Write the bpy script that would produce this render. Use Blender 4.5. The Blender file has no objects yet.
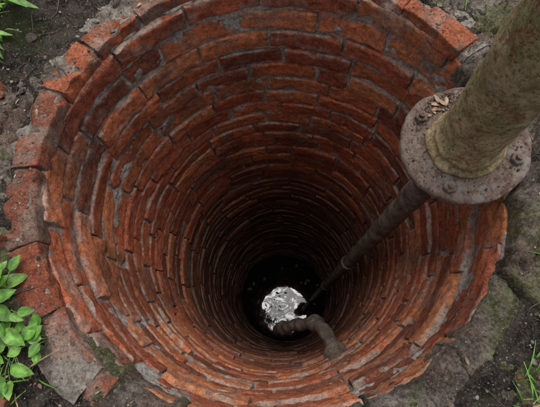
import bpy, math, random
import numpy as np
from mathutils import Vector, Matrix
from mathutils.bvhtree import BVHTree
random.seed(7); rng=np.random.default_rng(7)
scene=bpy.context.scene

# ---------------------------------------------------------------- noise
def _h(i,j,k,s):
    n=(i*374761393+j*668265263+k*2147483647+s*1274126177)&0xffffffff
    n=((n^(n>>13))*1274126177)&0xffffffff
    n=(n^(n>>16))&0xffffffff
    return n/4294967295.0
def vn(p,s=0):
    p=np.asarray(p,float); i=np.floor(p).astype(np.int64); f=p-i; f=f*f*(3-2*f)
    i=i+10000
    r=0
    for a in (0,1):
        for b in (0,1):
            for c in (0,1):
                w=(f[:,0] if a else 1-f[:,0])*(f[:,1] if b else 1-f[:,1])*(f[:,2] if c else 1-f[:,2])
                r=r+w*_h(i[:,0]+a,i[:,1]+b,i[:,2]+c,s)
    return r*2-1
def fbm(p,s=0,o=4):
    p=np.asarray(p,float); r=0;a=.5
    for k in range(o):
        r=r+a*vn(p*(2**k)+k*7.3,s+k); a*=.5
    return r
def xyz(x,y,z): return np.stack([x,y,z],1)
def sst(x,a,b):
    t=np.clip((x-a)/(b-a),0,1); return t*t*(3-2*t)

# ---------------------------------------------------------------- mesh helpers
def mkobj(name,v,f,mat=None,smooth=True,parent=None,col=None):
    me=bpy.data.meshes.new(name)
    me.from_pydata([tuple(a) for a in np.asarray(v,float).tolist()],[],[tuple(a) for a in f])
    if smooth: me.polygons.foreach_set('use_smooth',[True]*len(me.polygons))
    if col is not None:
        at=me.color_attributes.new('col','FLOAT_COLOR','POINT')
        c=np.ones((len(v),4)); c[:,:3]=col
        at.data.foreach_set('color',c.ravel())
    me.update()
    o=bpy.data.objects.new(name,me); scene.collection.objects.link(o)
    if mat: me.materials.append(mat)
    if parent: o.parent=parent
    return o
def empty(name):
    o=bpy.data.objects.new(name,None); scene.collection.objects.link(o); return o
class Acc:
    def __init__(s): s.v=[];s.f=[];s.c=[];s.n=0
    def add(s,v,f,c=None):
        s.v.append(np.asarray(v,float)); s.f.extend([tuple(i+s.n for i in q) for q in f])
        if c is not None: s.c.append(np.tile(np.asarray(c,float),(len(v),1)) if np.ndim(c)==1 else c)
        s.n+=len(v)
    def obj(s,name,mat,smooth=True,parent=None):
        return mkobj(name,np.concatenate(s.v),s.f,mat,smooth,parent,np.concatenate(s.c) if s.c else None)

# ---------------------------------------------------------------- materials
class M:
    def __init__(s,name,rough=.8,spec=.3):
        s.m=bpy.data.materials.new(name); s.m.use_nodes=True
        s.nt=s.m.node_tree; s.b=s.nt.nodes['Principled BSDF']; s.b.inputs['Roughness'].default_value=rough
        s.b.inputs['Specular IOR Level'].default_value=spec
        s.geo=s.nt.nodes.new('ShaderNodeNewGeometry'); s.pos=s.geo.outputs['Position']
    def n(s,t): return s.nt.nodes.new(t)
    def l(s,a,b): s.nt.links.new(a,b)
    def noise(s,scale,detail=4,rough=.65,vec=None,dist=0):
        n=s.n('ShaderNodeTexNoise'); n.inputs['Scale'].default_value=scale; n.inputs['Detail'].default_value=detail
        n.inputs['Roughness'].default_value=rough; n.inputs['Distortion'].default_value=dist
        s.l(vec or s.pos,n.inputs['Vector']); return n.outputs['Fac']
    def ramp(s,fac,a,b,lo=0.,hi=1.):
        r=s.n('ShaderNodeMapRange'); r.inputs[1].default_value=a; r.inputs[2].default_value=b
        r.inputs[3].default_value=lo; r.inputs[4].default_value=hi; s.l(fac,r.inputs[0]); return r.outputs[0]
    def mix(s,fac,a,b,mode='MIX'):
        m=s.n('ShaderNodeMix'); m.data_type='RGBA'; m.blend_type=mode
        for inp,v in ((m.inputs[0],fac),(m.inputs[6],a),(m.inputs[7],b)):
            if isinstance(v,(int,float)): inp.default_value=v
            elif isinstance(v,tuple): inp.default_value=(*v,1)
            else: s.l(v,inp)
        return m.outputs[2]
    def math(s,op,a,b):
        m=s.n('ShaderNodeMath'); m.operation=op
        for k,v in enumerate((a,b)):
            if isinstance(v,(int,float)): m.inputs[k].default_value=v
            else: s.l(v,m.inputs[k])
        return m.outputs[0]
    def col(s,o): s.l(o,s.b.inputs['Base Color'])
    def attr(s):
        a=s.n('ShaderNodeAttribute'); a.attribute_name='col'; return a.outputs['Color']
    def bump(s,fac,dist=.003,st=1.,prev=None):
        b=s.n('ShaderNodeBump'); b.inputs['Distance'].default_value=dist; b.inputs['Strength'].default_value=st
        s.l(fac,b.inputs['Height'])
        if prev is not None: s.l(prev,b.inputs['Normal'])
        s.l(b.outputs[0],s.b.inputs['Normal']); return b.outputs[0]

m=M('old_brick',.82,.2); a=m.attr()
c=m.mix(1.,a,m.ramp(m.noise(48,5,.75),.38,.62,.62,1.40),'MULTIPLY')
sp=m.noise(170,4,.78)
c=m.mix(m.ramp(sp,.56,.62,0,.65),c,(.085,.038,.024))
c=m.mix(m.ramp(sp,.44,.38,0,.42),c,(.60,.36,.24))
m.col(c)
m.bump(m.math('ADD',m.noise(60,6,.8),m.math('MULTIPLY',sp,.4)),.013,1.)
BRICK=m.m
m=M('lime_mortar',.95,.1); c=m.mix(1.,m.attr(),m.ramp(m.noise(90,5,.8),.38,.62,.5,1.35),'MULTIPLY'); m.col(c)
m.bump(m.noise(110,6,.8),.012,1.); MORTAR=m.m
m=M('soil',.95,.1)
c=m.mix(m.ramp(m.noise(16,6,.8),.42,.60),(.022,.017,.014),(.115,.092,.075))
c=m.mix(m.ramp(m.noise(170,4,.8),.53,.62,0,.8),c,(.24,.21,.175))
c=m.mix(m.ramp(m.noise(3.2,4,.6),.56,.66,0,.55),c,(.05,.07,.02)); m.col(c)
m.bump(m.noise(60,8,.85),.03,1.); SOIL=m.m
m=M('weathered_concrete',.92,.15)
c=m.mix(1.,m.attr(),m.ramp(m.noise(28,6,.78,dist=.4),.40,.60,.5,1.4),'MULTIPLY')
g=m.noise(130,5,.8)
c=m.mix(m.ramp(g,.53,.60,0,.75),c,(.05,.038,.03))
c=m.mix(m.ramp(g,.45,.38,0,.6),c,(.46,.41,.35))
m.col(c); m.bump(m.math('ADD',m.noise(45,7,.85),m.math('MULTIPLY',g,.4)),.03,1.)
CONC=m.m
m=M('rubble',.9,.15); c=m.mix(1.,m.attr(),m.ramp(m.noise(150,4,.8),.4,.6,.5,1.4),'MULTIPLY'); m.col(c); m.bump(m.noise(200,4,.8),.004,1.); PEB=m.m
def leafmat(name,tr):
    m=M(name,.45); c=m.mix(1.,m.attr(),m.ramp(m.noise(50,3),.38,.62,.6,1.35),'MULTIPLY')
    c=m.mix(m.ramp(m.noise(160,3),.62,.68,0,.7),c,(.12,.08,.03)); m.col(c)
    t=m.n('ShaderNodeBsdfTranslucent'); m.l(c,t.inputs[0]); x=m.n('ShaderNodeMixShader'); x.inputs[0].default_value=tr
    out=m.nt.nodes['Material Output']; m.l(m.b.outputs[0],x.inputs[1]); m.l(t.outputs[0],x.inputs[2]); m.l(x.outputs[0],out.inputs[0])
    return m.m
LEAF=leafmat('green_leaf',.3); DRY=leafmat('dry_leaf',.1)
m=M('bark',.9); m.col(m.mix(m.ramp(m.noise(25,5,.7),.4,.6),(.05,.035,.025),(.14,.11,.085))); m.bump(m.noise(40,5,.8),.01); BARK=m.m
m=M('weathered_painted_iron',.75,.2)
c=m.mix(m.ramp(m.noise(22,6,.78),.40,.60),(.27,.19,.095),(.54,.42,.24))
c=m.mix(m.ramp(m.noise(12,7,.82,dist=.5),.52,.58,0,.75),c,(.22,.24,.08))
c=m.mix(m.ramp(m.noise(26,7,.85),.53,.58,0,.8),c,(.23,.10,.045))
g=m.noise(110,5,.82)
c=m.mix(m.ramp(g,.555,.60,0,.75),c,(.07,.04,.022)); c=m.mix(m.ramp(g,.45,.39,0,.55),c,(.58,.50,.36)); m.col(c)
m.bump(m.math('ADD',m.noise(36,7,.82),m.math('MULTIPLY',g,.4)),.013,1.); PAINT=m.m
def rust(name,a,b,r=.6,lich=(.26,.25,.20),d=.012):
    m=M(name,r); c=m.mix(m.ramp(m.noise(24,6,.8),.40,.60),a,b)
    g=m.noise(95,5,.8)
    c=m.mix(m.ramp(g,.53,.60,0,.8),c,tuple(x*.3 for x in a))
    c=m.mix(m.ramp(m.noise(11,7,.8),.50,.57,0,.7),c,lich); m.col(c)
    m.bump(m.math('ADD',m.noise(50,7,.8),m.math('MULTIPLY',g,.3)),d,1.); return m.m
FLANGE=rust('rusty_cast_iron',(.13,.075,.055),(.24,.175,.14),.8,(.30,.27,.235))
PIPE=rust('rusty_pipe_iron',(.075,.055,.045),(.21,.165,.135),.5)
MUD=rust('muddy_wet_iron',(.065,.042,.032),(.19,.14,.11),.28,(.21,.175,.145),.012)
MUD.node_tree.nodes['Principled BSDF'].inputs['Specular IOR Level'].default_value=.7
# water
m=M('well_water',.03); m.b.inputs['Base Color'].default_value=(.006,.006,.005,1)
g=m.n('ShaderNodeBsdfGlossy'); g.inputs['Roughness'].default_value=.01; g.inputs['Color'].default_value=(.95,.95,.95,1)
mx=m.n('ShaderNodeMixShader')
m.l(m.ramp(m.noise(4.2,6,.8,dist=1.8),.46,.50,.075,.004),mx.inputs[0])
m.bump(m.noise(7,2,.5),.0012,.4); bn=[n for n in m.nt.nodes if n.type=='BUMP'][0]; m.l(bn.outputs[0],g.inputs['Normal'])
m.l(m.b.outputs[0],mx.inputs[1]); m.l(g.outputs[0],mx.inputs[2]); m.l(mx.outputs[0],m.nt.nodes['Material Output'].inputs[0])
WATER=m.m

# ---------------------------------------------------------------- bricks
R=.606; DEPTH=4.9; PITCH=.093; NC=int(DEPTH/PITCH)+2
def box_template(px,py,pz):
    idx={};V=[];nx,ny,nz=len(px),len(py),len(pz)
    for i in range(nx):
        for j in range(ny):
            for k in range(nz):
                if i in(0,nx-1) or j in(0,ny-1) or k in(0,nz-1):
                    idx[i,j,k]=len(V); V.append((px[i],py[j],pz[k]))
    F=[]
    for i in range(nx-1):
        for j in range(ny-1):
            F.append((idx[i,j,0],idx[i,j+1,0],idx[i+1,j+1,0],idx[i+1,j,0]))
            F.append((idx[i,j,nz-1],idx[i+1,j,nz-1],idx[i+1,j+1,nz-1],idx[i,j+1,nz-1]))
    for i in range(nx-1):
        for k in range(nz-1):
            F.append((idx[i,0,k],idx[i+1,0,k],idx[i+1,0,k+1],idx[i,0,k+1]))
            F.append((idx[i,ny-1,k],idx[i,ny-1,k+1],idx[i+1,ny-1,k+1],idx[i+1,ny-1,k]))
    for j in range(ny-1):
        for k in range(nz-1):
            F.append((idx[0,j,k],idx[0,j,k+1],idx[0,j+1,k+1],idx[0,j+1,k]))
            F.append((idx[nx-1,j,k],idx[nx-1,j+1,k],idx[nx-1,j+1,k+1],idx[nx-1,j,k+1]))
    return np.array(V,float),F
def edged(n): return [-1,-.985,-.95]+list(np.linspace(-.88,.88,n))+[.95,.985,1]
HI=box_template(edged(22),[-1,-.96,-.85,-.4,.3,1],[-1,-.96,-.85]+list(np.linspace(-.65,.65,7))+[.85,.96,1])
LO=box_template([-1,-.98,-.9,-.5,0,.5,.9,.98,1],[-1,-.9,0,1],[-1,-.93,-.7,0,.7,.93,1])
def rbox(T,hx,hy,hz,bev):
    p=T*np.array([hx,hy,hz]); inner=np.array([hx-bev,hy-bev,hz-bev])
    q=np.clip(p,-inner,inner); d=p-q; L=np.linalg.norm(d,axis=1,keepdims=True); L[L==0]=1
    return q+d/L*bev
def wallR(th,z):
    return R+.006*np.sin(2*th+1+z*.7)+.005*np.sin(3*th-z*1.1)+.004*np.sin(5*th+z*2.3)
PAL=[(.60,.185,.080),(.52,.142,.064),(.40,.106,.055),(.60,.225,.105),(.29,.093,.053),(.66,.23,.10),(.47,.124,.062),(.19,.078,.052)]
PW=np.array([.2,.2,.15,.12,.11,.11,.08,.03]); PW/=PW.sum()
def stain_and_shade(v,c,edge=None):
    c=np.tile(c,(len(v),1)) if np.ndim(c)==1 else c
    def mx(f,k): 
        nonlocal c; c=c*(1-f[:,None])+np.array(k)*f[:,None]
    z=v[:,2]
    f=sst(fbm(v*np.array([9,9,14]),61,5),.15,.34)*(.12+.33*sst(z,-.6,-.05)); mx(f,(.42,.37,.32))
    f=sst(fbm(v*np.array([5,5,2.2])+9,71,5),.07,.32)*.50; mx(f,(.09,.048,.034))
    f=sst(fbm(v*np.array([13,13,2.2])+29,75,4),.17,.32)*.3*sst(z,-2.5,-.3); mx(f,(.34,.28,.23))
    f=sst(-z,.65,2.4)*.80; mx(f,(.055,.032,.022))  # shaft shade painted into the brick colour, near black toward the bottom
    if edge is not None: mx(edge,(.44,.40,.35))
    return c
acc=Acc()
for c in range(NC):
    n=15 if c%3 else 14
    w=rng.uniform(.82,1.18,n)
    if rng.random()<.7: w[rng.integers(n)]*=.5
    w=w/w.sum()*2*math.pi; a=rng.uniform(0,6.28)
    cdr=rng.normal(0,.0042)
    T_,F_=HI if c<16 else LO
    for k in range(n):
        th=a+w[k]/2; a+=w[k]
        if c==0 and rng.random()<.03: continue
        joint=rng.uniform(.006,.012)
        hx=(w[k]*R-joint)/2; hz=(PITCH-rng.uniform(.008,.014))/2; hy=.05
        p=rbox(T_,hx,hy,hz,rng.uniform(.0025,.005))
        edge=np.maximum(np.abs(p[:,0])/hx*1.0-(1-.009/hx)+0,0)*hx/.009
        edge2=np.maximum(np.abs(p[:,2])/hz-(1-.007/hz),0)*hz/.007
        ed=np.clip(np.maximum(edge,edge2),0,1)
        off=rng.uniform(0,500); s0=p+off
        nz=xyz(fbm(s0*18,1,4),fbm(s0*18+50,2,4),fbm(s0*18+90,3,4))
        p=p+nz*np.array([.0055,.0075,.0045])*(1.15 if c<4 else 1.)
        hf=fbm(s0*80,4,3); p[:,1]+=hf*.0045
        p[:,1]+=ed*np.clip(fbm(s0*35+3,8,3)+.15,0,1)*.018
        for _ in range(rng.integers(0,3) if c<12 else (rng.random()<.2)):
            cx=rng.uniform(-1,1)*hx if rng.random()<.6 else rng.choice([-1,1])*hx; cz=rng.choice([-1,1])*hz
            d=np.sqrt((p[:,0]-cx)**2+(p[:,2]-cz)**2+(p[:,1]+hy)**2)
            rr=rng.uniform(.010,.032); q=np.clip(1-d/rr,0,1)[:,None]; p=p+q*np.array([0,.018,-np.sign(cz)*.008])
        p[:,2]+=p[:,0]*rng.normal(0,.008); p[:,1]+=p[:,0]*rng.normal(0,.018)+p[:,2]*rng.normal(0,.06)
        z0=-PITCH*(c+.5)+rng.normal(0,.001)+.005*math.sin(th*2+c*.15)
        tt=th+p[:,0]/R
        rad=wallR(tt,z0)+hy+p[:,1]+cdr+rng.normal(0,.0037)
        v=xyz(rad*np.cos(tt),rad*np.sin(tt),z0+p[:,2])
        colr=np.array(PAL[rng.choice(len(PAL),p=PW)])*rng.uniform(.8,1.15)
        e=ed*sst(fbm(v*20,44,3),-.15,.2)*.7*(1 if c<10 else .3)
        acc.add(v,F_,stain_and_shade(v,colr,e))
well=empty('brick_well')
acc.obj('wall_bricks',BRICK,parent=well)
nt_,nz_=420,640
th=np.linspace(0,2*np.pi,nt_,endpoint=False); zz=np.concatenate([np.linspace(.0,-1.4,nz_//2),np.linspace(-1.405,-DEPTH-.15,nz_-nz_//2)])
T,Z=np.meshgrid(th,zz); T=T.ravel();Z=Z.ravel()
base=xyz(np.cos(T)*R,np.sin(T)*R,Z)
rad=wallR(T,Z)+.011+.013*fbm(base*13,5,4)+.007*fbm(base*60,9,2)
top=np.repeat(np.arange(nz_),nt_)==0; rad[top]+=.09
v=xyz(rad*np.cos(T),rad*np.sin(T),Z)
cc=np.tile(np.array([.60,.565,.51]),(len(v),1))
def mxc(cc,f,k): return cc*(1-f[:,None])+np.array(k)*f[:,None]
cc=mxc(cc,sst(fbm(v*11,81,4),.0,.28)*.5,(.22,.18,.15)); cc=mxc(cc,sst(fbm(v*6,85,4),.12,.32)*.5,(.18,.10,.07)); cc=mxc(cc,sst(-Z,.6,2.3)*.88,(.045,.032,.025))  # last mix paints the shaft's shade into the mortar, darker with depth
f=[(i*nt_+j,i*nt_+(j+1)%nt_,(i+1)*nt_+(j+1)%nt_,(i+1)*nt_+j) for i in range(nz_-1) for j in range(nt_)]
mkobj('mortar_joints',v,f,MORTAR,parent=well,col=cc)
# coping: flat ring of bricks bedded tight in mortar
acc=Acc(); a=math.radians(24)
while a<math.radians(216):
    wdt=rng.uniform(.17,.25)/.66; hx=wdt*.66/2-rng.uniform(.003,.006); hy=rng.uniform(.036,.042); hz=.03
    mid=math.degrees(a+wdt/2)
    if abs(mid-155)<6: a+=wdt*.6; continue
    p=rbox(HI[0],hx,hy,hz,rng.uniform(.003,.006)); off=rng.uniform(0,500); s0=p+off
    rough=1.6 if mid>165 else 1.
    p=p+xyz(fbm(s0*14,1,5),fbm(s0*14+50,2,5),fbm(s0*14+90,3,5))*np.array([.007,.009,.011])*rough
    p[:,2]+=fbm(s0*70,4,3)*.005
    for _ in range(int(4*rough)):
        cx=rng.uniform(-1,1)*hx; cy=rng.choice([-1,1,1])*hy; d=np.sqrt((p[:,0]-cx)**2+(p[:,1]-cy)**2+(p[:,2]-hz)**2)
        q=np.clip(1-d/rng.uniform(.012,.034),0,1)[:,None]; p=p+q*np.array([0,-np.sign(cy)*.009,-.018])
    p[:,2]+=p[:,0]*rng.normal(0,.010)+p[:,1]*rng.normal(-.04,.03)
    tt=a+wdt/2+p[:,0]/.66; rad=.610+hy+p[:,1]+rng.uniform(-.002,.003)
    v=xyz(rad*np.cos(tt),rad*np.sin(tt),.003+p[:,2]+rng.normal(0,.0015))
    cl=stain_and_shade(v,np.array(PAL[rng.choice([1,2,4,6,7])])*rng.uniform(.5,.8))
    cl=mxc(cl,sst(fbm(v*18,131,5),-.02,.24)*.65,(.17,.14,.115))
    acc.add(v,HI[1],cl); a+=wdt
acc.obj('coping_bricks',BRICK,parent=well)
nt_=820; ta=np.radians(np.linspace(22,226,nt_)); ss=np.linspace(0,1,26)
T,S=np.meshgrid(ta,ss); T=T.ravel(); S=S.ravel(); r=.620+.006*fbm(xyz(np.cos(T)*9,np.sin(T)*9,T*0),8,3)+S*.10
P=xyz(r*np.cos(T),r*np.sin(T),r*0)
z=.025+.020*fbm(P*11,47,4)+.010*fbm(P*50,48,3); z=np.where(S==0,-.03,z)
v=xyz(P[:,0],P[:,1],z); cc=np.tile(np.array([.32,.28,.24]),(len(v),1)); cc=mxc(cc,sst(fbm(P*12,81,4),-.08,.18)*.75,(.12,.095,.075))
f=[(i*nt_+j,(i+1)*nt_+j,(i+1)*nt_+j+1,i*nt_+j+1) for i in range(25) for j in range(nt_-1)]
mort=mkobj('coping_mortar',v,f,MORTAR,parent=well,col=cc)

# ---------------------------------------------------------------- ground
rr=list(np.arange(.665,1.9,.011)); q=1.92
while q<140: rr.append(q); q*=1.09
rr=np.array(rr); nt_=420; th=np.linspace(0,2*np.pi,nt_,endpoint=False)
def ground_z(x,y):
    r=np.hypot(x,y); p=xyz(x,y,x*0)
    amp=np.clip((r-.62)/.2,.3,1)
    return .022+amp*(.034*fbm(p*3.1,20,4)+.024*fbm(p*14,30,4)+.014*fbm(p*50,33,2))
T,RR=np.meshgrid(th,rr); T=T.ravel();RR=RR.ravel()
x=RR*np.cos(T);y=RR*np.sin(T); z=ground_z(x,y)
z[:nt_]=-.03
f=[(i*nt_+j,(i+1)*nt_+j,(i+1)*nt_+(j+1)%nt_,i*nt_+(j+1)%nt_) for i in range(len(rr)-1) for j in range(nt_)]
surf=[mkobj('ground',xyz(x,y,z),f,SOIL)]
nt_=1000; th=np.linspace(0,2*np.pi,nt_,endpoint=False); ss=np.concatenate([[0,.004,.012],np.linspace(.022,1,110)])
T,S=np.meshgrid(th,ss); T=T.ravel();S=S.ravel()
ring=xyz(np.cos(T),np.sin(T),T*0)
deg=np.degrees(T)
cop=sst(deg,22,26)*(1-sst(deg,214,219))
rin=.606+.016*fbm(ring*5,3,4)+.012*fbm(ring*20,4,4)+cop*.080
r=rin+S*(1.18-rin)
x=r*np.cos(T);y=r*np.sin(T); P=xyz(x,y,x*0)
wx=x+.05*fbm(P*7,91,4)+.014*fbm(P*35,95,3); wy=y+.05*fbm(P*7+40,93,4)+.014*fbm(P*35+9,96,3)
cells=[]
for rad0,cnt,jit in ((.68,16,.05),(.85,16,.07),(1.03,16,.07),(1.22,14,.05)):
    o=rng.uniform(0,6.28)
    for i in range(cnt):
        aa=o+(i+rng.uniform(-.4,.4))/cnt*6.283; r0=rad0+rng.uniform(-jit,jit); cells.append((r0*math.cos(aa),r0*math.sin(aa)))
cells=np.array(cells); D=np.sqrt((wx[:,None]-cells[None,:,0])**2+(wy[:,None]-cells[None,:,1])**2)
o=np.argsort(D,axis=1)[:,:2]; d1=D[np.arange(len(x)),o[:,0]]; d2=D[np.arange(len(x)),o[:,1]]; cid=o[:,0]; gap=d2-d1
ch=rng.normal(0,.006,len(cells)); tx=rng.normal(0,.06,len(cells)); ty=rng.normal(0,.06,len(cells)); cw=rng.uniform(.001,.012,len(cells))
cr=np.hypot(cells[:,0],cells[:,1]); cdeg=np.degrees(np.arctan2(cells[:,1],cells[:,0]))%360
sunk=(rng.random(len(cells))<np.where(cr<.76,.08,.33)); sunk|=((cdeg>200)&(cdeg<232)&(cr>.75)); sunk&=~((cdeg>-1)&(cdeg<10)&(cr<.8)); sunk&=~((cdeg>335)&(cr<.9)); sunk&=~((cdeg>235)&(cr<.78))
crack=sst(gap,0,cw[cid]+.006)
z=.032+ch[cid]+tx[cid]*(x-cells[cid,0])+ty[cid]*(y-cells[cid,1])+.022*fbm(P*10,51,4)+.018*fbm(P*38,53,4)+.007*fbm(P*150,57,2)
z-=(1-crack)*.028
z-=.018*sst(fbm(P*14+70,59,4),.14,.24)
z=np.where(sunk[cid],z-.045*sst(gap,0,.03)-.01,z)
z-=.08*sst(r+.12*fbm(P*3,58,3),1.05,1.15)
z=np.where(S==0,-.06,z); e1=np.isclose(S,.004); z=np.where(e1,z-.016,z); e2=np.isclose(S,.012); z=np.where(e2,z-.005,z)
CB=[(.25,.205,.165),(.22,.175,.14),(.29,.24,.195),(.23,.165,.13),(.20,.165,.135),(.27,.225,.185)]
cb=np.array([CB[i] for i in rng.integers(0,6,len(cells))]); cc=cb[cid]
cc=mxc(cc,sst(fbm(P*9+20,65,5),.02,.28)*.5,(.42,.37,.32))
cc=mxc(cc,sst(fbm(P*16,62,5),-.06,.18)*.7,(.08,.06,.047))
cc=mxc(cc,sst(fbm(P*13+60,66,4),.16,.30)*.4,(.24,.12,.08))
mossy=np.array([.52 if (d>312 or d<5) else (.20 if 5<=d<70 else .22) for d in cdeg])
cc=mxc(cc,np.clip(sst(fbm(P*9+50,67,5),.22-mossy[cid]*.6,.38-mossy[cid]*.6),0,1)*.7,(.15,.17,.055))
cc=mxc(cc,(1-crack)*.85,(.025,.02,.016)); cc=mxc(cc,sunk[cid]*.8*np.ones(len(x)),(.05,.04,.032))
f=[(i*nt_+j,(i+1)*nt_+j,(i+1)*nt_+(j+1)%nt_,i*nt_+(j+1)%nt_) for i in range(len(ss)-1) for j in range(nt_)]
surf.append(mkobj('cracked_concrete_surround',xyz(x,y,z),f,CONC,col=cc))
surf+=[bpy.data.objects['coping_bricks'],mort]
vs=[];fs=[];nn=0
for o in surf:
    vv=[tuple(q.co) for q in o.data.vertices]; vs+=vv; fs+=[tuple(i+nn for i in p.vertices) for p in o.data.polygons]; nn+=len(vv)
bvh=BVHTree.FromPolygons(vs,fs)
def gz(x,y):
    h=bvh.ray_cast(Vector((x,y,2)),Vector((0,0,-1)))
    return h[0].z if h[0] is not None else 0
import bmesh
def ico(n):
    bm=bmesh.new(); bmesh.ops.create_icosphere(bm,subdivisions=n,radius=1); V=np.array([v.co[:] for v in bm.verts]); F=[tuple(v.index for v in f.verts) for f in bm.faces]; bm.free(); return V,F
I1,I2,I3_=ico(1),ico(2),ico(3)
def rock(acc,x,y,z,s,col,lv=1,flat=.6):
    V,F=(I1,I2,I3_)[lv-1]
    off=rng.uniform(0,300); p=V.copy()
    for _ in range(5):
        nrm=rng.normal(0,1,3); nrm/=np.linalg.norm(nrm); d=p@nrm; k=rng.uniform(.45,.8); p=p-np.outer(np.clip(d-k,0,None),nrm)
    p=p*(1+.25*fbm(V*2+off,3,3))[:,None]*np.array([1,rng.uniform(.55,1),flat*rng.uniform(.6,1.1)])*s
    a=rng.uniform(0,6.28); ca,sa=math.cos(a),math.sin(a)
    acc.add(xyz(p[:,0]*ca-p[:,1]*sa+x,p[:,0]*sa+p[:,1]*ca+y,p[:,2]+z),F,col)
acc=Acc(); RC=[(.11,.09,.075),(.17,.14,.115),(.07,.055,.045),(.18,.085,.055),(.26,.23,.2),(.13,.105,.085)]
for i in range(8000):
    a=rng.uniform(0,6.28); r=.618+abs(rng.normal(0,.27)); s=float(np.clip(rng.lognormal(-6.1,.5),.001,.014))
    x,y=r*math.cos(a),r*math.sin(a)
    if fbm(np.array([[x*5,y*5,2.]]),99,2)[0]<-.1 and rng.random()<.75: continue
    zz_=gz(x,y)
    if zz_<-.02: continue
    rock(acc,x,y,zz_+s*.1,s,RC[rng.integers(6)],2 if s>.005 else 1)
for i in range(70):
    a=rng.uniform(0,6.28); r=rng.uniform(.76,1.15); s=rng.uniform(.012,.03); x,y=r*math.cos(a),r*math.sin(a)
    rock(acc,x,y,gz(x,y),s,RC[rng.integers(6)],3,.45)
acc.obj('rubble',PEB)
acc=Acc()
for (x,y,an,l,wd) in ((-.725,-.155,70,.055,.035),(-.765,-.21,20,.04,.03),(-.76,-.07,100,.05,.03),(-.72,-.50,40,.07,.045),(-.745,.33,150,.03,.022)):
    p=rbox(HI[0],l,wd,.025,.006); s0=p+x*50; p=p+xyz(fbm(s0*16,1,4),fbm(s0*16+50,2,4),fbm(s0*16+90,3,4))*.022
    ca,sa=math.cos(math.radians(an)),math.sin(math.radians(an)); v=xyz(p[:,0]*ca-p[:,1]*sa+x,p[:,0]*sa+p[:,1]*ca+y,p[:,2]+gz(x,y)+.006)
    acc.add(v,HI[1],stain_and_shade(v,np.array((.34,.11,.055))))
acc.obj('broken_bricks',BRICK)
# leaves
def leaf(acc,base,d,length,width,col,droop=.3,fold=.25,up=Vector((0,0,1)),point=.8):
    d=Vector(d).normalized(); side=d.cross(up)
    if side.length<.05: side=Vector((1,0,0))
    side.normalize(); nrm=side.cross(d).normalized(); n=8; V=[];F=[]
    for i in range(n+1):
        t=i/n; w=width*.5*max(.02,math.sin(math.pi*(t**point))**.8) if 0<t<1 else .001
        c=Vector(base)+d*(length*t)-nrm*(droop*length*t*t)
        wv=.04*width*math.sin(t*14)
        for s in (-1,-.5,0,.5,1): V.append(c+side*(w*s)+nrm*(abs(s)*w*fold+(wv if abs(s)==1 else 0)))
    for i in range(n):
        for j in range(4): F.append((i*5+j,i*5+j+1,(i+1)*5+j+1,(i+1)*5+j))
    C=np.tile(np.array(col),(len(V),1)); C[2::5]*=1.35
    acc.add(np.array([v[:] for v in V]),F,C)
def tube(acc,pts,rads,col,n=8,amp=0):
    pts=[Vector(p) for p in pts]; V=[];F=[]; pa=None
    for i,p in enumerate(pts):
        d=(pts[min(i+1,len(pts)-1)]-pts[max(i-1,0)]).normalized()
        if pa is None:
            a=d.cross(Vector((0.31,.2,.93)))
            if a.length<.1: a=d.cross(Vector((1,0,0)))
        else: a=pa-d*pa.dot(d)
        a.normalize(); pa=a; b=d.cross(a)
        for k in range(n):
            t=2*math.pi*k/n; V.append((p+(a*math.cos(t)+b*math.sin(t))*rads[i])[:])
    for i in range(len(pts)-1):
        for k in range(n): F.append((i*n+k,i*n+(k+1)%n,(i+1)*n+(k+1)%n,(i+1)*n+k))
    F.append(tuple(range(n-1,-1,-1))); F.append(tuple(range((len(pts)-1)*n,len(pts)*n)))
    V=np.array(V)
    if amp: V=V+xyz(fbm(V*14,1,4),fbm(V*14+50,2,4),fbm(V*14+90,3,4))*amp
    acc.add(V,F,col)
G=[(.10,.24,.035),(.14,.30,.05),(.08,.19,.03),(.18,.33,.07)]
def plant(name,x,y,n,L,W,spread=.05,h=.06,lean=(0,0)):
    acc=Acc()
    for i in range(n):
        a=rng.uniform(0,6.28); b=rng.uniform(0,spread); sx,sy=x+b*math.cos(a)*.4,y+b*math.sin(a)*.4
        z=gz(sx,sy); hh=h*rng.uniform(.3,1.1); ex,ey=x+b*math.cos(a)+lean[0]*hh,y+b*math.sin(a)+lean[1]*hh
        p0=Vector((sx,sy,z-.005)); p2=Vector((ex,ey,z+hh)); p1=(p0+p2)/2+Vector((0,0,hh*.2))
        tube(acc,[p0,p1,p2],[.0016,.0013,.001],(.12,.2,.05),5)
        d=Vector((math.cos(a)+rng.normal(0,.3),math.sin(a)+rng.normal(0,.3),rng.uniform(-.1,.35)))
        s=rng.uniform(.6,1.15); leaf(acc,p2,d,L*s,W*s,np.array(G[rng.integers(4)])*rng.uniform(.8,1.1),rng.uniform(.1,.4),rng.uniform(.1,.4))
    return acc.obj(name,LEAF)
plant('weed_plant',-.68,-.28,30,.048,.030,.09,.05)
plant('weed_plant',-.67,-.39,24,.048,.028,.07,.04)
plant('weed_plant',-.74,-.35,18,.045,.026,.06,.05)
plant('weed_plant',-.56,-.37,5,.040,.030,.03,.02)
plant('weed_plant',-.60,-.375,5,.04,.030,.02,.02)
plant('weed_plant',-.79,.63,30,.11,.024,.08,.09,(.5,-.3))
plant('weed_plant',-.79,.50,22,.09,.022,.07,.07,(.4,0))
plant('weed_plant',.62,-.64,8,.03,.016,.05,.03)
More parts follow.
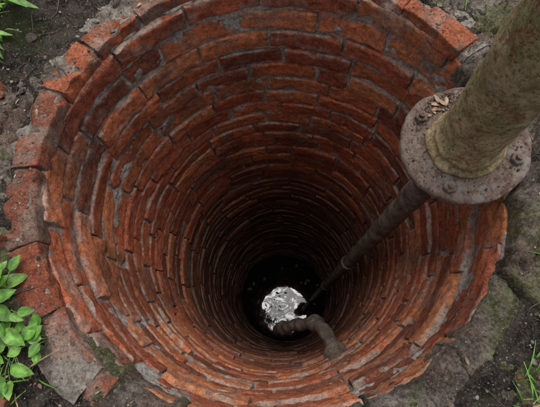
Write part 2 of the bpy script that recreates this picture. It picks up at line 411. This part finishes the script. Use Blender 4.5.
def grass(name,x,y,n,spread,L):
    acc=Acc()
    for i in range(n):
        px,py=x+rng.normal(0,spread),y+rng.normal(0,spread)
        if math.hypot(px,py)<.63: continue
        a=rng.uniform(0,6.28); c=np.array(G[rng.integers(4)])*rng.uniform(.6,1.1)
        if rng.random()<.3: c=np.array((.28,.22,.11))
        leaf(acc,(px,py,gz(px,py)-.003),(math.cos(a)*.7,math.sin(a)*.7,rng.uniform(.3,1.2)),L*rng.uniform(.4,1.2),.0035,c,rng.uniform(.2,.8),.3)
    acc.obj(name,LEAF)
grass('grass_tuft',.53,-.62,80,.03,.06)
grass('grass_tuft',-.71,-.45,70,.05,.08)
grass('grass_tuft',.66,.52,40,.07,.06)
grass('grass_tuft',-.83,.58,50,.06,.08)
grass('grass_tuft',.70,-.34,35,.05,.05)
acc=Acc()
for i in range(4000):
    a=rng.uniform(0,6.28); r=rng.uniform(1.2,5)
    x,y=r*math.cos(a),r*math.sin(a); b=rng.uniform(0,6.28)
    leaf(acc,(x,y,gz(x,y)-.003),(math.cos(b)*.6,math.sin(b)*.6,1),.12*rng.uniform(.4,1.2),.008,np.array(G[rng.integers(4)])*.7,.5,.3)
acc.obj('grass',LEAF)
acc=Acc(); DC=[(.20,.12,.07),(.13,.08,.05),(.22,.15,.10),(.09,.06,.04),(.28,.22,.16)]
for i in range(150):
    a=rng.uniform(0,6.28); r=.63+abs(rng.normal(0,.25)); x,y=r*math.cos(a),r*math.sin(a); b=rng.uniform(0,6.28); L=rng.uniform(.007,.022)
    leaf(acc,(x,y,gz(x,y)+.003),(math.cos(b),math.sin(b),rng.uniform(-.1,.25)),L,L*rng.uniform(.2,.6),DC[rng.integers(5)],rng.uniform(-.3,.5),rng.uniform(-.4,.5))
acc.obj('leaf_litter',DRY)
acc=Acc()
for i in range(220):
    a=rng.uniform(0,6.28); r=.66+abs(rng.normal(0,.25)); x,y=r*math.cos(a),r*math.sin(a); b=rng.uniform(0,6.28); L=rng.uniform(.02,.09)
    pts=[]
    for k in range(5):
        t=k/4-.5; xx=x+math.cos(b)*L*t+rng.normal(0,.002); yy=y+math.sin(b)*L*t+rng.normal(0,.002)
        pts.append((xx,yy,gz(xx,yy)+.003 if math.hypot(xx,yy)>.63 else gz(x,y)+.006))
    tube(acc,pts,[.0013,.0012,.0011,.0008,.0005],(.1,.08,.06),5)
acc.obj('twigs',BARK)

# ---------------------------------------------------------------- pump
pump=empty('hand_pump')
A0=Vector((.49,-.03,.045)); AX=Vector((-.041,-.012,.40)).normalized()
rot=AX.to_track_quat('Z','Y').to_matrix()
def lathe(name,prof,mat,org,rotm,n=96,amp=.0015,parent=None,seed=1):
    V=[]
    for (r,z) in prof:
        for k in range(n):
            t=2*math.pi*k/n; V.append((r*math.cos(t),r*math.sin(t),z))
    V=np.array(V); nr=fbm(V*30+seed,seed,3)*amp*2+fbm(V*8+seed,seed+4,2)*amp*2; rad=np.hypot(V[:,0],V[:,1]); rad[rad==0]=1
    V[:,0]+=V[:,0]/rad*nr; V[:,1]+=V[:,1]/rad*nr; V[:,2]+=fbm(V*25+5,seed+9,3)*amp
    V=V@np.array(rotm).T+np.array(org)
    F=[(i*n+k,i*n+(k+1)%n,(i+1)*n+(k+1)%n,(i+1)*n+k) for i in range(len(prof)-1) for k in range(n)]
    F.append(tuple(range(n-1,-1,-1))); F.append(tuple(range((len(prof)-1)*n,len(prof)*n)))
    return mkobj(name,V,F,mat,parent=parent)
lathe('flange',[(.05,-.03),(.148,-.03),(.154,-.028),(.157,-.022),(.158,-.008),(.156,-.002),(.151,.0005),(.148,.001),(.140,.000),(.132,.001),(.124,.0),(.115,.001),(.108,.0),(.102,.002),(.07,.002)],FLANGE,A0,rot,n=160,amp=.004,parent=pump,seed=2)
col=[(.092,-.001),(.095,.006),(.093,.014),(.087,.019),(.081,.022),(.079,.030),(.083,.036),(.084,.044),(.081,.050),(.076,.058),(.0735,.08)]
col+=[(.0725,.08+.02*i) for i in range(1,36)]
col+=[(.077,.80),(.10,.805),(.10,.83),(.105,.835),(.105,1.05),(.11,1.06),(.11,1.08),(.06,1.10),(.02,1.11)]
lathe('column',col,PAINT,A0,rot,n=128,amp=.003,parent=pump,seed=5)
def at(r,a,z): return A0+rot@Vector((r*math.cos(a),r*math.sin(a),z))
acc=Acc()
for a in (35,125,200,305):
    a=math.radians(a+8)
    tube(acc,[at(.125,a,-.045),at(.125,a,.024)],[.008,.008],(.1,.06,.04),12)
    tube(acc,[at(.125,a,-.002),at(.125,a,.013),at(.125,a,.015)],[.0165,.0165,.014],(.1,.06,.04),6)
acc.obj('bolts',FLANGE,smooth=False,parent=pump)
acc=Acc()
for i in range(1000):
    a=rng.normal(math.radians(165),.5) if i<800 else rng.uniform(0,6.28); r=rng.uniform(.095,.145); s=rng.lognormal(-6.4,.5)
    p=at(r,a,.001); rock(acc,p.x,p.y,p.z+s*.2,float(min(s,.005)),[(.04,.028,.022),(.07,.05,.04),(.12,.09,.07)][rng.integers(3)],2 if s>.004 else 1)
acc.obj('dirt_crumbs',PEB,parent=pump)
acc=Acc()
for i in range(24):
    a=rng.normal(math.radians(165),.6); r=rng.uniform(.10,.145); p=at(r,a,.004); b=rng.uniform(0,6.28); L=rng.uniform(.010,.026)
    leaf(acc,p,(math.cos(b),math.sin(b),rng.uniform(0,.3)),L,L*.45,DC[rng.integers(4)],.3,.3)
acc.obj('leaf_debris',DRY,parent=pump)
acc=Acc(); S=at(.09,0,.93); tube(acc,[S-Vector((.03,0,0)),S+Vector((.1,0,.01)),S+Vector((.18,0,0)),S+Vector((.22,0,-.05)),S+Vector((.225,0,-.10))],[.035,.033,.031,.03,.033],(.2,.15,.1),20)
T0=at(0,0,1.1); tube(acc,[T0,T0+Vector((0,0,.09))],[.012,.012],(.1,.1,.1),12)
tube(acc,[T0+Vector((-.02,0,.09)),T0+Vector((.12,.02,.12)),T0+Vector((.3,.05,.08)),T0+Vector((.5,.08,-.12))],[.014,.016,.014,.018],(.1,.1,.1),12)
acc.obj('spout_and_handle',PAINT,parent=pump)
I3=Matrix.Identity(3)
lathe('riser_pipe',[(.043,-DEPTH-.1+.06*i) for i in range(0,84) if -DEPTH-.1+.06*i<.02],PIPE,(.49,-.03,0),I3,n=48,amp=.003,parent=pump,seed=11)
for zc in (-.16,-1.9,-3.6):
    lathe('pipe_coupling',[(.042,zc-.05),(.052,zc-.045),(.054,zc-.02),(.054,zc+.02),(.052,zc+.045),(.042,zc+.05)],PIPE,(.49,-.03,0),I3,n=32,amp=.001,parent=pump,seed=12)

# ---------------------------------------------------------------- bent pipe in shaft
def smooth_path(P,n=8):
    P=[Vector(p) for p in P]; out=[]
    for i in range(len(P)-1):
        p0=P[max(i-1,0)];p1=P[i];p2=P[i+1];p3=P[min(i+2,len(P)-1)]
        for k in range(n):
            t=k/n; out.append(.5*((2*p1)+(p2-p0)*t+(2*p0-5*p1+4*p2-p3)*t*t+(3*p1-p0-3*p2+p3)*t**3))
    out.append(P[-1]); return out
elb=empty('bent_pipe')
pts=smooth_path([(.200,-.66,-.80),(.198,-.575,-.93),(.190,-.49,-1.12),(.165,-.425,-1.34),(.10,-.41,-1.56),(.0,-.415,-1.80),(-.070,-.425,-2.05),(-.083,-.43,-2.4),(-.083,-.43,-3),(-.083,-.43,-5.0)],14)
acc=Acc(); rad=[.036+.002*math.sin(i*.45)+.001*math.sin(i*1.1) for i in range(len(pts))]
for i in range(len(pts)):
    for c0,wd,am in ((17,1.8,.016),(45,2.6,.011),(76,2.0,.012)):
        rad[i]+=am*math.exp(-((i-c0)/wd)**4)
tube(acc,pts,rad,(.2,.1,.06),40,amp=.014); acc.obj('pipe',MUD,parent=elb)

# ---------------------------------------------------------------- water
n=96; v=[(0,0,-DEPTH)]+[(.66*math.cos(2*math.pi*k/n),.66*math.sin(2*math.pi*k/n),-DEPTH) for k in range(n)]
mkobj('water',v,[(0,1+k,1+(k+1)%n) for k in range(n)],WATER)
acc=Acc()
for i in range(26):
    a=rng.uniform(0,6.28); r=.58*math.sqrt(rng.random()); b=rng.uniform(0,6.28); L=rng.uniform(.03,.08)
    leaf(acc,(r*math.cos(a),r*math.sin(a),-DEPTH+.004),(math.cos(b),math.sin(b),0),L,L*.5,(.05,.035,.02),0,.05)
acc.obj('floating_leaves',DRY)

# ---------------------------------------------------------------- tree overhead
tree=empty('overhanging_tree'); acc=Acc()
trunk=smooth_path([(-3.4,2.6,-.1),(-3.3,2.5,1.2),(-3.0,2.3,2.6),(-2.6,2.0,4.0),(-2.3,1.8,6.0)],6)
tube(acc,trunk,[.22-.006*i for i in range(len(trunk))],(1,1,1),14)
lv=Acc()
limbs=[[(-3.0,2.3,2.6),(-2.0,1.3,3.3),(-1.1,.3,3.6),(-.5,-.2,3.6),(.1,-.6,3.5)],[(-2.6,2.0,4.0),(-1.6,2.0,4.7),(-.5,1.7,5.0),(.6,1.6,5.0)],[(-2.6,2,4),(-3.2,1.0,4.8),(-3.3,0,5.2)],[(-2.4,1.9,5),(-2,2.8,6),(-1.5,3.6,6.5)],[(-1.1,.3,3.6),(-1.2,-.3,3.5),(-1.1,-.9,3.4)]]
for L in limbs:
    P=smooth_path(L,6); tube(acc,P,[.05*(1-.85*i/len(P)) for i in range(len(P))],(1,1,1),8)
    for p in P[3:]:
        for k in range(6):
            q=p+Vector((rng.normal(0,.17),rng.normal(0,.17),rng.normal(0,.12)))
            tube(acc,[p,q],[.005,.002],(1,1,1),4)
            for j in range(3):
                b=rng.uniform(0,6.28); leaf(lv,q+Vector((rng.normal(0,.04),rng.normal(0,.04),0)),(math.cos(b),math.sin(b),rng.uniform(-.6,.2)),rng.uniform(.06,.11),.05,np.array(G[rng.integers(4)])*.6,.3,.2)
acc.obj('trunk_and_limbs',BARK,parent=tree); lv.obj('foliage',LEAF,parent=tree)

# ---------------------------------------------------------------- light
w=bpy.data.worlds.new('World'); scene.world=w; w.use_nodes=True; nt=w.node_tree
sky=nt.nodes.new('ShaderNodeTexSky'); sky.sky_type='NISHITA'; sky.sun_disc=False
EL,AZ=math.radians(72),math.radians(10)
sky.sun_elevation=EL; sky.sun_rotation=AZ; sky.dust_density=4; sky.air_density=1.2
hs=nt.nodes.new('ShaderNodeHueSaturation'); hs.inputs['Saturation'].default_value=.3
nt.links.new(sky.outputs[0],hs.inputs['Color']); nt.links.new(hs.outputs[0],nt.nodes['Background'].inputs[0])
nt.nodes['Background'].inputs[1].default_value=.15
sd=Vector((math.sin(AZ)*math.cos(EL),math.cos(AZ)*math.cos(EL),math.sin(EL)))
L=bpy.data.lights.new('sun','SUN'); L.energy=3.8; L.angle=math.radians(60); L.color=(1,.98,.95)
lo=bpy.data.objects.new('sun',L); scene.collection.objects.link(lo); lo.rotation_euler=sd.to_track_quat('Z','Y').to_euler()

# ---------------------------------------------------------------- camera
t=math.radians(17.6); rl=math.radians(7.4)
R0=Vector((1,0,0)); U0=Vector((0,math.cos(t),math.sin(t))); F0=Vector((0,math.sin(t),-math.cos(t)))
Rx=R0*math.cos(rl)-U0*math.sin(rl); Ux=R0*math.sin(rl)+U0*math.cos(rl)
cam=bpy.data.cameras.new('camera'); co=bpy.data.objects.new('camera',cam); scene.collection.objects.link(co)
mt=Matrix.Identity(4)
for i in range(3): mt[i][0]=Rx[i]; mt[i][1]=Ux[i]; mt[i][2]=-F0[i]
mt.translation=Vector((-.015,-.41,.955)); co.matrix_world=mt
cam.sensor_width=36; cam.lens=26; cam.clip_start=.02; cam.clip_end=500
scene.camera=co
scene.view_settings.view_transform='Standard'; scene.view_settings.look='None'; scene.view_settings.exposure=0
